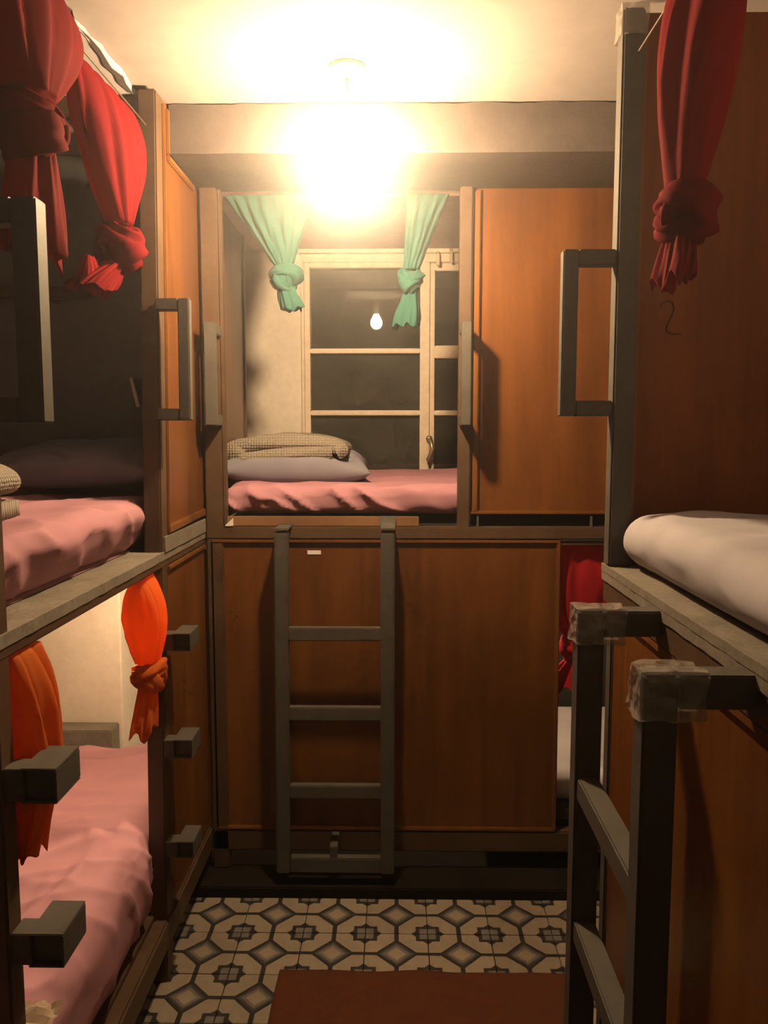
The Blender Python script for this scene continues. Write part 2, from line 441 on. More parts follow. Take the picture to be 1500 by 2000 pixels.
# ------------------------------------------------------------------ bunk beds
G, B_, PW, PM = 'grey_metal', 'brown_metal', 'plywood', 'plywood_moulding'
def strip(par, p0, p1, wd, ht, mat=PM, name='moulding', up=(0, 0, 1), bevel=.003):
    bm = new_bm(); beam(bm, p0, p1, wd, ht, up); return obj(name, bm, mat, par, bevel)
def u_handle(par, base0, base1, out, s=.026, mat=G):
    """square-bar grab handle: two arms leave the post, joined by a bar"""
    b0, b1, out = Vector(base0), Vector(base1), Vector(out)
    bm = new_bm(); d_ = (b1 - b0).normalized()
    side = d_.cross(out.normalized())
    o_ = out.normalized() * s
    beam(bm, b0 + d_ * s / 2, b0 + d_ * s / 2 + out - o_, s, s, d_)
    beam(bm, b1 - d_ * s / 2, b1 - d_ * s / 2 + out - o_, s, s, d_)
    beam(bm, b0 + out - o_ / 2, b1 + out - o_ / 2, s, s, out)
    return obj('handle', bm, mat, par, .0025)

# ---- bunk on the corridor's left side
LX = -.625
lb = thing('bunk_bed', 'bunk unit with red and orange curtains and pink sheets, plywood side panel', 'bunk bed', (-1.1, 1.6, 0))
bx('post', B_, lb, LX - .047, LX, 1.205, 1.252, 0, ZC - .025, bevel=.004)
bm = new_bm()
def leany(z): return 2.04 + (2.15 - 2.04) * z / 2.39
hexa(bm, [(LX - .047, leany(0), 0), (LX, leany(0), 0), (LX, leany(0) + .058, 0), (LX - .047, leany(0) + .058, 0)],
     [(LX - .047, leany(2.385), 2.385), (LX, leany(2.385), 2.385), (LX, leany(2.385) + .058, 2.385), (LX - .047, leany(2.385) + .058, 2.385)])
obj('post', bm, B_, lb, .004)
bx('post', B_, lb, LX - .047, LX - .006, 2.604, 2.65, .035, 2.25, bevel=.004)
bx('top_rail', B_, lb, XL + .01, LX - .047, 2.16, 2.20, 2.325, 2.372, bevel=.004)
bx('bed_rail', B_, lb, LX - .04, LX + .001, .70, 2.60, 1.139, 1.176, bevel=.004)
bm = new_bm(); ledge = rough_edge([(LX + .003, .70, 0), (LX + .003, 2.60, 0)], .003, .03, 0, 5)
pl = [tuple(p) for p in ledge] + [(XL + .01, 2.60, 0), (XL + .01, .70, 0)]
hexa(bm, [(x, y, 1.160) for x, y, _ in pl], [(x, y, 1.182) for x, y, _ in pl]); obj('bed_board', bm, 'ledge_paint', lb)
bx('base_rail', B_, lb, LX - .035, LX + .006, .70, 2.575, .10, .178, bevel=.006)
bx('bed_board', B_, lb, XL + .01, LX - .035, .70, 2.62, .150, .188)
bx('bed_foot', B_, lb, -1.5, -1.45, .9, .95, 0, .165); bx('bed_foot', B_, lb, -1.5, -1.45, 2.4, 2.45, 0, .165); bx('bed_foot', B_, lb, -.70, -.66, .9, .95, 0, .10)
bx('end_panel', 'inner_grey', lb, XL + .01, LX - .05, 2.605, 2.62, 1.18, 2.37)
bx('end_shelf', B_, lb, XL + .01, -.98, 2.58, 2.605, 1.93, 1.96)
# upper side panel, cut round the beam
bm = new_bm()
py = lambda z: leany(z) + .058
pts = [(py(1.22), 1.222), (2.60, 1.236), (2.60, 2.252), (2.258, 2.252), (2.258, 2.385), (py(2.385), 2.385)]
hexa(bm, [(LX - .014, y, z) for y, z in pts], [(LX - .002, y, z) for y, z in pts])
up_l = obj('side_panel', bm, PW, lb)
xs = LX + .001
strip(up_l, (xs, py(1.24), 1.236), (xs, 2.60, 1.245), .012, .022)
strip(up_l, (xs, py(1.24) + .006, 1.24), (xs, py(2.35) + .006, 2.37), .010, .012, up=(0, 1, 0))
strip(up_l, (xs, 2.243, 2.25), (xs, 2.249, 2.37), .012, .018, up=(0, 1, 0))
strip(up_l, (xs, 2.24, 2.242), (xs, 2.52, 2.242), .014, .018)
strip(up_l, (xs, 2.59, 1.25), (xs, 2.59, 2.24), .008, .012, up=(0, 1, 0))
bx('side_rail', 'ledge_paint', lb, LX - .03, LX + .006, 2.11, 2.60, 1.178, 1.222)
bm = new_bm(); pts = [(py(.17), .178), (2.60, .178), (2.60, 1.139), (py(1.13), 1.139)]
hexa(bm, [(LX - .016, y, z) for y, z in pts], [(LX - .004, y, z) for y, z in pts]); lo_l = obj('side_panel', bm, PW, lb)
strip(lo_l, (xs - .001, py(1.12), 1.131), (xs - .001, 2.59, 1.133), .010, .014)
strip(lo_l, (xs - .001, 2.572, .18), (xs - .001, 2.585, 1.12), .008, .010, up=(0, 1, 0))
u_handle(lb, (LX, 1.230, 1.848), (LX, 1.230, 1.515), (.090, 0, 0), .038)
u_handle(lb, (LX, 2.11, 1.845), (LX, 2.10, 1.532), (.088, 0, 0), .030)
def peg(par, y, z, ln=.082, s=.05):
    """foot peg: a short arm with a hollow square tube across its end"""
    bm = new_bm()
    box(bm, LX, LX + ln - s, y - .004, y + .04, z - s, z - .004)
    x0, x1, y0, y1, t_ = LX + ln - s, LX + ln, y - .01, y + .085, .004
    box(bm, x0, x1, y0, y1, z - t_, z); box(bm, x0, x1, y0, y1, z - s, z - s + t_)
    box(bm, x0, x0 + t_, y0, y1, z - s + t_, z - t_); box(bm, x1 - t_, x1, y0, y1, z - s + t_, z - t_)
    box(bm, x0 + t_, x1 - t_, y0 + .012, y0 + .016, z - s + t_, z - t_)
    return obj('step_peg', bm, G, par, .0012)
peg(lb, 1.215, .972, .088, .058); peg(lb, 1.215, .695, .088, .058); peg(lb, 1.215, .42, .088, .058)
peg(lb, 2.075, .970, .078, .048); peg(lb, 2.065, .682, .078, .052); peg(lb, 2.055, .402, .078, .046)
bx('sticker', 'white_card', up_l, LX - .001, LX, 2.155 + .012, 2.163 + .012, 1.388, 1.402, bevel=0)
bm = new_bm(); tube(bm, [(LX - .024, .75, 2.275), (LX - .024, 2.14, 2.29)], .002); obj('curtain_cord', bm, B_, lb)
bm = new_bm(); tube(bm, [(LX - .024, .75, 1.13), (LX - .024, 2.06, 1.13)], .002); obj('curtain_cord', bm, B_, lb)
bm = new_bm(); box(bm, XL + .01, -.985, 2.655, 2.739, 0, .475); struct('trim_3', bm, 'ledge_paint', 'grey paint-spotted ledge under the plaster pier', .004)

# ---- bunk across the back
BY = 2.56
bb_ = thing('bunk_bed', 'bunk unit across the back with green curtains in front of the window', 'bunk bed', (.4, 3.0, 0))
bx('post', B_, bb_, -.618, -.562, BY, BY + .045, .035, 2.26, bevel=.004)
bx('post', B_, bb_, .196, .236, BY, BY + .045, 1.165, 2.26, bevel=.004)
bx('post', B_, bb_, 1.44, 1.485, BY, BY + .045, .035, 2.26, bevel=.004)
strip(bb_, (-.556, BY + .02, 1.20), (-.556, BY + .02, 2.255), .012, .03, 'brown_metal', 'door_stop', up=(0, 1, 0))
bx('bed_rail', B_, bb_, -.618, 1.48, BY - .002, BY + .043, 1.157, 1.197, bevel=.004)
bx('base_rail', B_, bb_, -.618, 1.48, BY, BY + .05, .097, .172, bevel=.006)
bx('bed_board', 'plank', bb_, -.56, .072, BY + .012, BY + .030, 1.1975, 1.229)
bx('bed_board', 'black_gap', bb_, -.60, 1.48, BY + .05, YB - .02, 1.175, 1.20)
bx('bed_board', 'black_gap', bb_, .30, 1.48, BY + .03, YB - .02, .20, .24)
for x in (.262, .628): bx('slat_pin', G, bb_, x - .003, x + .003, BY + .01, BY + .02, 1.197, 1.232, bevel=0)
bx('ceiling_panel', 'inner_pink', bb_, -.61, 1.48, BY + .045, YB - .01, 2.262, 2.275)
bx('end_panel', PW, bb_, -.612, -.600, BY + .045, 3.16, 1.20, 2.262)
bx('panel_edge', B_, bb_, -.612, -.594, 3.16, 3.185, 1.20, 2.262)
bx('end_panel', PW, bb_, 1.46, 1.475, BY + .045, YB - .01, .2, 2.262)
pr = bx('front_panel', PW, bb_, .236, 1.45, BY + .022, BY + .034, 1.240, 2.258)
strip(pr, (.252, BY + .016, 1.245), (.252, BY + .016, 2.25), .018, .014, up=(0, 1, 0))
strip(pr, (.236, BY + .016, 1.243), (1.44, BY + .016, 1.243), .014, .012)
pl_ = bx('front_panel', PW, bb_, -.565, .532, BY + .008, BY + .022, .170, 1.158)
for a_, c_ in (((-.60, BY + .004, 1.150), (.53, BY + .004, 1.150)), ((-.60, BY + .004, .178), (.53, BY + .004, .178))): strip(pl_, a_, c_, .012, .012)
strip(pl_, (.527, BY + .004, .178), (.523, BY + .004, 1.15), .014, .012, up=(0, 1, 0))
strip(pl_, (-.60, BY + .006, .178), (-.60, BY + .006, 1.15), .012, .012, up=(0, 1, 0))
bx('sticker', 'white_card', pl_, -.290, -.246, BY + .0065, BY + .0078, 1.106, 1.119, bevel=0, label='small blank white sticker')
u_handle(bb_, (-.572, BY, 1.835), (-.572, BY, 1.522), (0, -.10, 0), .034)
u_handle(bb_, (.212, BY, 1.835), (.212, BY, 1.522), (0, -.10, 0), .030)
bm = new_bm(); tube(bm, [(-.56, BY + .06, 2.25), (.196, BY + .06, 2.25)], .005); obj('curtain_cord', bm, B_, bb_)
bm = new_bm(); tube(bm, [(.50, BY + .07, 1.14), (1.44, BY + .07, 1.14)], .005); obj('curtain_cord', bm, B_, bb_)
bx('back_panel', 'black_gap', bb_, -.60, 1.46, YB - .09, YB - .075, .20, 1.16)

# ---- bunk on the corridor's right side
RX = .466
rb = thing('bunk_bed', 'bunk unit with pale grey sheet and dark plywood end wall', 'bunk bed', (.95, 1.0, 0))
bx('post', G, rb, RX, RX + .046, 1.745, 1.79, 1.206, 2.372, bevel=.004)
bx('post', G, rb, RX + .012, RX + .05, 1.75, 1.79, 0, 1.17, bevel=.004)
ep_ = bx('end_panel', 'plywood_red', rb, RX + .044, XR - .01, 1.775, 1.790, 1.16, 2.375)
strip(ep_, (RX + .052, 1.770, 1.2), (RX + .052, 1.770, 2.37), .012, .012, up=(0, 1, 0))
bm = new_bm(); tube(bm, [(.570, 1.7735, 1.768), (.574, 1.7735, 1.778), (.584, 1.7735, 1.784), (.596, 1.7735, 1.780), (.600, 1.7735, 1.766), (.594, 1.7735, 1.748), (.586, 1.7735, 1.732), (.585, 1.7735, 1.720), (.596, 1.7735, 1.713), (.617, 1.7735, 1.714)], .0012, 6)
obj('drawn_mark', bm, 'pencil', ep_, label='thin hand-drawn numeral two')
bm = new_bm(); le = rough_edge([(RX - .001, -.2, 0), (RX - .001, 1.80, 0)], .0018, .012, 0, 8)
pl = [tuple(p) for p in le] + [(XR - .01, 1.80, 0), (XR - .01, -.2, 0)]
hexa(bm, [(x, y, 1.190) for x, y, _ in pl], [(x, y, 1.206 ) for x, y, _ in pl]); obj('bed_board', bm, 'ledge_paint', rb)
bm = new_bm(); le = rough_edge([(0, -.2, 1.170), (0, 1.80, 1.170)], .0025, .012, 2, 4)
vt = [bm.verts.new((RX, p.y, 1.196)) for p in le]; vb = [bm.verts.new((RX, p.y, p.z)) for p in le]
vt2 = [bm.verts.new((RX + .02, p.y, 1.196)) for p in le]; vb2 = [bm.verts.new((RX + .02, p.y, p.z)) for p in le]
for k in range(len(le) - 1):
    bm.faces.new([vt[k], vt[k + 1], vb[k + 1], vb[k]]); bm.faces.new([vb[k], vb[k + 1], vb2[k + 1], vb2[k]])
obj('bed_rail', bm, 'ledge_paint', rb)
bx('bed_rail', B_, rb, RX + .004, RX + .045, -.2, 1.80, 1.120, 1.185, bevel=.003)
rl = bx('side_panel', PW, rb, RX + .018, RX + .030, -.2, 1.752, .10, 1.122)
strip(rl, (RX + .013, -.2, 1.113), (RX + .013, 1.75, 1.113), .014, .018)
bx('base_rail', B_, rb, RX + .012, RX + .05, -.2, 1.752, .02, .10)
u_handle(rb, (RX, 1.765, 1.888), (RX, 1.765, 1.536), (-.112, 0, 0), .033)
bm = new_bm(); tube(bm, [(RX + .03, -.2, 2.28), (RX + .03, 1.745, 2.28)], .002); obj('curtain_cord', bm, B_, rb)

# crumpled clear film
def film(par, x0, x1, y0, y1, z0, z1, seed, amp=.004, name='plastic_wrap'):
    bm = new_bm(); box(bm, x0, x1, y0, y1, z0, z1)
    bmesh.ops.subdivide_edges(bm, edges=bm.edges, cuts=7, use_grid_fill=True)
    c_ = Vector(((x0 + x1) / 2, (y0 + y1) / 2, (z0 + z1) / 2))
    for v_ in bm.verts:
        nz = noise.noise(v_.co * 45 + Vector((seed, 3, 1)))
        v_.co += (v_.co - c_).normalized() * amp * (.6 + 1.3 * nz)
    return obj(name, bm, 'clear_film', par, label='crinkled clear packing film')
film(rb, RX - .003, RX + .049, 1.742, 1.793, 2.32, 2.376, 2)

# ---- ladders
def ladder_back():
    t = thing('ladder', 'grey metal ladder hooked on the back bunk below the window', 'ladder', (-.2, 2.47, .035))
    y0, y1 = 2.452, 2.490
    for x0, x1 in ((-.382, -.338), (-.050, -.006)):
        bm = new_bm(); dx = -.006 if x0 < -.2 else .0
        hexa(bm, [(x0 + dx, y0, .078), (x1 + dx, y0, .078), (x1 + dx, y1, .078), (x0 + dx, y1, .078)], [(x0, y0, 1.19), (x1, y0, 1.19), (x1, y1, 1.19), (x0, y1, 1.19)])
        obj('leg', bm, G, t, .004)
        hk = bx('hook', G, t, x0, x1, y1 - .036, BY + .012, 1.196 if x0 < -.2 else 1.198, 1.204 if x0 < -.2 else 1.206, bevel=.002)
        bx('hook_lip', 'steel' if x0 > -.2 else G, hk, x0 - .004, x1 + .004, BY + .003, BY + .010, 1.198, 1.232 if x0 > -.2 else 1.208, bevel=.001)
    for zt, zb in ((.889, .848), (.631, .588), (.373, .330), (.130, .080)): bx('rung', G, t, -.342, -.048, 2.456, 2.486, zb, zt, bevel=.003)
    bx('spacer', G, t, -.215, -.190, 2.46, BY, .128, .168)
    return t
ladder_back()
def ladder_right():
    t = thing('ladder', 'grey metal ladder with film-wrapped corners against the grey sheeted bunk', 'ladder', (.35, 1.22, 0))
    xl, s = .322, .046
    for yy in (1.402, 1.028):
        lg = bx('leg', G, t, xl, xl + s, yy - .012, yy + .034, .0135, 1.186, bevel=.004)
        br = bx('bracket', G, t, xl + s, RX + .004, yy - .012, yy + .034, 1.140, 1.186, bevel=.003)
        film(lg, xl - .004, xl + s + .034, yy - .015, yy + .037, 1.128, 1.190, yy * 10)
    for z_ in (.882, .610, .335, .08): bx('rung', G, t, xl + .004, xl + s - .004, 1.062, 1.392, z_ - .042, z_, bevel=.003)
    return t
ladder_right()

# ------------------------------------------------------------------ soft things
def rounded(name, mat, parent, x0, x1, y0, y1, z0, z1, r, cuts, disp):
    """rounded box with a displacement function disp(p, n) -> Vector"""
    hx, hy, hz = (x1 - x0) / 2, (y1 - y0) / 2, (z1 - z0) / 2
    c_ = Vector(((x0 + x1) / 2, (y0 + y1) / 2, (z0 + z1) / 2))
    bm = new_bm()
    nx, ny, nz = cuts
    verts = {}
    def V(i, j, k):
        if (i, j, k) not in verts:
            p = Vector((-hx + 2 * hx * i / nx, -hy + 2 * hy * j / ny, -hz + 2 * hz * k / nz))
            q = Vector([max(-h_ + r, min(h_ - r, v_)) for v_, h_ in zip(p, (hx, hy, hz))])
            d_ = p - q
            if d_.length > 1e-9:
                # keep the flat parts flat: push to radius r
                nrm = d_.normalized(); p = q + nrm * min(r, max(abs(x_) for x_ in d_))
            else: nrm = Vector((0, 0, 1))
            p = p + c_ + disp(p + c_, nrm)
            verts[(i, j, k)] = bm.verts.new(p)
        return verts[(i, j, k)]
    for i in range(nx):
        for j in range(ny):
            for k in (0, nz): bm.faces.new([V(i, j, k), V(i + 1, j, k), V(i + 1, j + 1, k), V(i, j + 1, k)])
    for i in range(nx):
        for k in range(nz):
            for j in (0, ny): bm.faces.new([V(i, j, k), V(i + 1, j, k), V(i + 1, j, k + 1), V(i, j, k + 1)])
    for j in range(ny):
        for k in range(nz):
            for i in (0, nx): bm.faces.new([V(i, j, k), V(i, j + 1, k), V(i, j + 1, k + 1), V(i, j, k + 1)])
    return obj(name, bm, mat, parent, smooth=True)
def ridge(p, s):                                        # sharp-crested creases
    return 1 - abs(noise.noise(p * s)) * 2
def creases(p, scale, stretch, ang):
    c_, s_ = math.cos(ang), math.sin(ang)
    q = Vector(((p.x * c_ + p.y * s_) * stretch, -p.x * s_ + p.y * c_, p.z)) * scale
    v_ = 1 - abs(noise.noise(q)) * 2.2
    return max(0, v_) ** 3

def d_back(p, n):
    fr = max(0, 1 - (p.y - 2.6) / .25)
    d_ = Vector((0, 0, 0))
    if n.z > -.3:
        d_.z += .006 * noise.noise(p * 6) + .010 * creases(p, 7, .5, .9) * (.3 + fr) + .03 * (p.y - 2.62) / .8
    if n.y < -.3: d_.y += -.018 * creases(Vector((p.x + p.z * 1.3, p.z * .6, 0)), 8, 1, .3) + .012 * noise.noise(p * 9)
    if n.z < .2: d_.y += .02 * (1.30 - p.z) * 6 * (1 if n.y < 0 else 0)
    if p.z < 1.25 and p.x > .1: d_.z += -.0
    return d_
mt = rounded('mattress', 'pink_sheet_light', None, -.575, 1.44, 2.607, 3.37, 1.231, 1.322, .042, (150, 60, 14), d_back)
tag(mt, 'mattress under a pink fitted sheet in front of the window', 'mattress')
def d_lu(p, n):
    d_ = Vector((0, 0, 0))
    if n.z > -.4: d_.z += .010 * noise.noise(p * 5) + .014 * creases(p, 6, .5, .6)
    if n.x > .2: d_.x += .010 * creases(Vector((p.y + p.z, p.z * .5, 0)), 6, 1, .5) + .012 * noise.noise(p * 7) - .035 * max(0, 1.27 - p.z) / .08
    if n.x > .2 and n.z > 0: d_.z += .006 * noise.noise(p * 14)
    return d_
mt = rounded('mattress', 'pink_sheet', None, -1.57, -.668, .78, 2.59, 1.184, 1.312, .05, (60, 150, 12), d_lu)
tag(mt, 'upper mattress under a pink sheet beside the red curtains', 'mattress')
def d_ll(p, n):
    d_ = Vector((0, 0, 0))
    if n.z > -.4:
        d_.z += .012 * noise.noise(p * 4) + .020 * creases(p, 4.0, .35, 1.15) * (1 if p.y < 2.2 else .4) + .012 * creases(p + Vector((3, 1, 0)), 9, .4, .35)
        d_.z += .007 * creases(p + Vector((1, 5, 0)), 13, .35, 1.3) * max(0, min(1, (2.25 - p.y) / .3))
    if n.x > .2: d_.x += .012 * creases(Vector((p.y + p.z * .8, p.z * .4, 0)), 7, 1, .6) + .01 * noise.noise(p * 6)
    if p.x > -.9: d_.x -= .032 * max(0, min(1, (p.y - 1.95) / .1)) * (p.x + .9) / .26
    return d_
mt = rounded('mattress', 'pink_sheet', None, -1.57, -.640, .72, 2.64, .192, .445, .09, (90, 190, 20), d_ll)
tag(mt, 'lower mattress under a rumpled pink sheet behind the orange curtains', 'mattress')
def d_ru(p, n):
    d_ = Vector((0, 0, 0))
    if n.z > -.4: d_.z += .008 * noise.noise(p * 4) + .010 * creases(p, 5, .4, .25)
    if n.x < -.2: d_.x += -.006 * noise.noise(p * 6) + .012 * max(0, 1.26 - p.z) / .05
    return d_
mt = rounded('mattress', 'grey_sheet', None, .486, 1.49, -.15, 1.752, 1.208, 1.324, .055, (60, 140, 12), d_ru)
tag(mt, 'mattress under a pale grey sheet on the bunk with the wrapped ladder', 'mattress')
def d_rl(p, n):
    d_ = Vector((0, 0, 0))
    if n.z > 0: d_.z += .006 * noise.noise(Vector((p.x * 3, p.y * 22, 1)))
    return d_
mt = rounded('mattress', 'grey_sheet', None, .40, 1.44, 2.62, 3.34, .242, .345, .045, (50, 40, 14), d_rl)
tag(mt, 'pale grey mattress low behind the back bunk front panel and dark red curtain', 'mattress')

def pillow(name, mat, c_, sx, sy, h, rotz=0, seed=0, tilt=(0, 0), amp=.012):
    n_ = 44; bm = new_bm(); rows = {}
    def S(i, j, sgn):
        key = (i, j, 0 if (i in (0, n_) or j in (0, n_)) else sgn)
        if key in rows: return rows[key]
        a_, b2 = -1 + 2 * i / n_, -1 + 2 * j / n_
        pin = 1 - .10 * (1 - a_ * a_) * abs(b2) ** 3
        pin2 = 1 - .08 * (1 - b2 * b2) * abs(a_) ** 3
        x, y = a_ * sx / 2 * pin2, b2 * sy / 2 * pin
        t_ = (max(0, (1 - a_ ** 4)) * max(0, (1 - b2 ** 4))) ** .55
        q = Vector((x, y, sgn)) + Vector((seed, 0, 0))
        edge_ = min(1, 4 * (1 - max(abs(a_), abs(b2))))
        z = sgn * h / 2 * t_ * (1 if sgn > 0 else .75)
        if sgn > 0: z += amp * noise.noise(q * 9) * edge_ - amp * 1.2 * creases(q, 8, .4, 1.0 + seed) * edge_
        rows[key] = bm.verts.new((x, y, z)); return rows[key]
    for i in range(n_):
        for j in range(n_):
            for sgn in (1, -1):
                vs4 = [S(i, j, sgn), S(i + 1, j, sgn), S(i + 1, j + 1, sgn), S(i, j + 1, sgn)]
                if len(set(vs4)) == 4: bm.faces.new(vs4 if sgn > 0 else vs4[::-1])
    o = obj(name, bm, mat, None, smooth=True)
    o.location = c_; o.rotation_euler = (tilt[0], tilt[1], rotz); return o
o = pillow('pillow', 'lilac_cloth', (-.365, 2.93, 1.374), .54, .38, .150, R(3), 2, (R(3), R(1)), .022)
tag(o, 'grey lilac pillow under the knitted blanket by the window', 'pillow')
o = pillow('pillow', 'lilac_cloth', (-.92, 2.36, 1.405), .52, .36, .14, R(-4), 5, (R(8), R(-2)))
tag(o, 'grey pillow in the dark upper bunk behind the red curtains', 'pillow')

def folded_blanket(name, path, th, y0, y1, seed=0, ends=0):
    """thick knitted cloth folded over: profile along a path in XZ, extruded in Y"""
    pts = [Vector((x, 0, z)) for x, z in path]
    # smooth
    for _ in range(3):
        q = [pts[0]]
        for a_, b2 in zip(pts, pts[1:]): q += [a_.lerp(b2, .25), a_.lerp(b2, .75)]
        pts = q + [pts[-1]]
    n_ = len(pts); outer, inner = [], []
    for i in range(n_):
        d_ = (pts[min(i + 1, n_ - 1)] - pts[max(0, i - 1)]).normalized(); nn = Vector((-d_.z, 0, d_.x))
        outer.append(pts[i] + nn * th / 2); inner.append(pts[i] - nn * th / 2)
    ring = outer + inner[::-1]
    bm = new_bm(); uvl = bm.loops.layers.uv.new('uv')
    ny = 24; rows = []
    s_ = [0]
    for a_, b2 in zip(ring, ring[1:]): s_.append(s_[-1] + (b2 - a_).length)
    for j in range(ny + 1):
        t_ = j / ny; e_ = (1 - abs(2 * t_ - 1) ** 6) ** .5 if 0 < j < ny else .72
        y = y0 + (y1 - y0) * t_
        cen = sum(ring, Vector()) / len(ring)
        row = []
        for p in ring:
            q = Vector((p.x, 0, cen.z + (p.z - cen.z) * (.86 + .14 * e_)))
            q.y = y + .006 * noise.noise(Vector((p.x * 8, t_, p.z * 20 + seed)))
            q.z += .006 * noise.noise(Vector((p.x * 9, y * 9, seed)))
            row.append(bm.verts.new(q))
        rows.append(row)
    m_ = len(ring); K = 105
    for j in range(ny):
        for i in range(m_):
            f = bm.faces.new([rows[j][i], rows[j][(i + 1) % m_], rows[j + 1][(i + 1) % m_], rows[j + 1][i]])
            us = [s_[i], s_[i] if i == m_ - 1 else s_[i + 1], s_[i] if i == m_ - 1 else s_[i + 1], s_[i]]
            vs4 = [y0 + (y1 - y0) * j / ny] * 2 + [y0 + (y1 - y0) * (j + 1) / ny] * 2
            for l, u_, v_ in zip(f.loops, us, vs4): l[uvl].uv = (u_ * K, v_ * K)
    for row in (rows[0], rows[-1]):
        f = bm.faces.new(row)
        for l in f.loops: l[uvl].uv = (l.vert.co.x * K, l.vert.co.z * K)
    return obj(name, bm, 'knit', None, smooth=True)
o = folded_blanket('blanket', [(-.225, 1.428), (-.40, 1.424), (-.52, 1.408), (-.575, 1.405), (-.588, 1.44), (-.545, 1.458), (-.43, 1.474), (-.31, 1.472), (-.215, 1.456), (-.188, 1.440), (-.21, 1.428)], .050, 2.78, 3.06, 1)
tag(o, 'folded taupe knitted blanket on the pillow by the window', 'blanket')
o = folded_blanket('blanket', [(-.775, 1.345), (-.88, 1.345), (-1.04, 1.347), (-1.09, 1.36), (-1.04, 1.388), (-.88, 1.388), (-.80, 1.385), (-.775, 1.41), (-.86, 1.435), (-1.01, 1.43)], .034, 1.36, 1.62, 4)
tag(o, 'bunched taupe knitted blanket on the upper pink mattress', 'blanket')

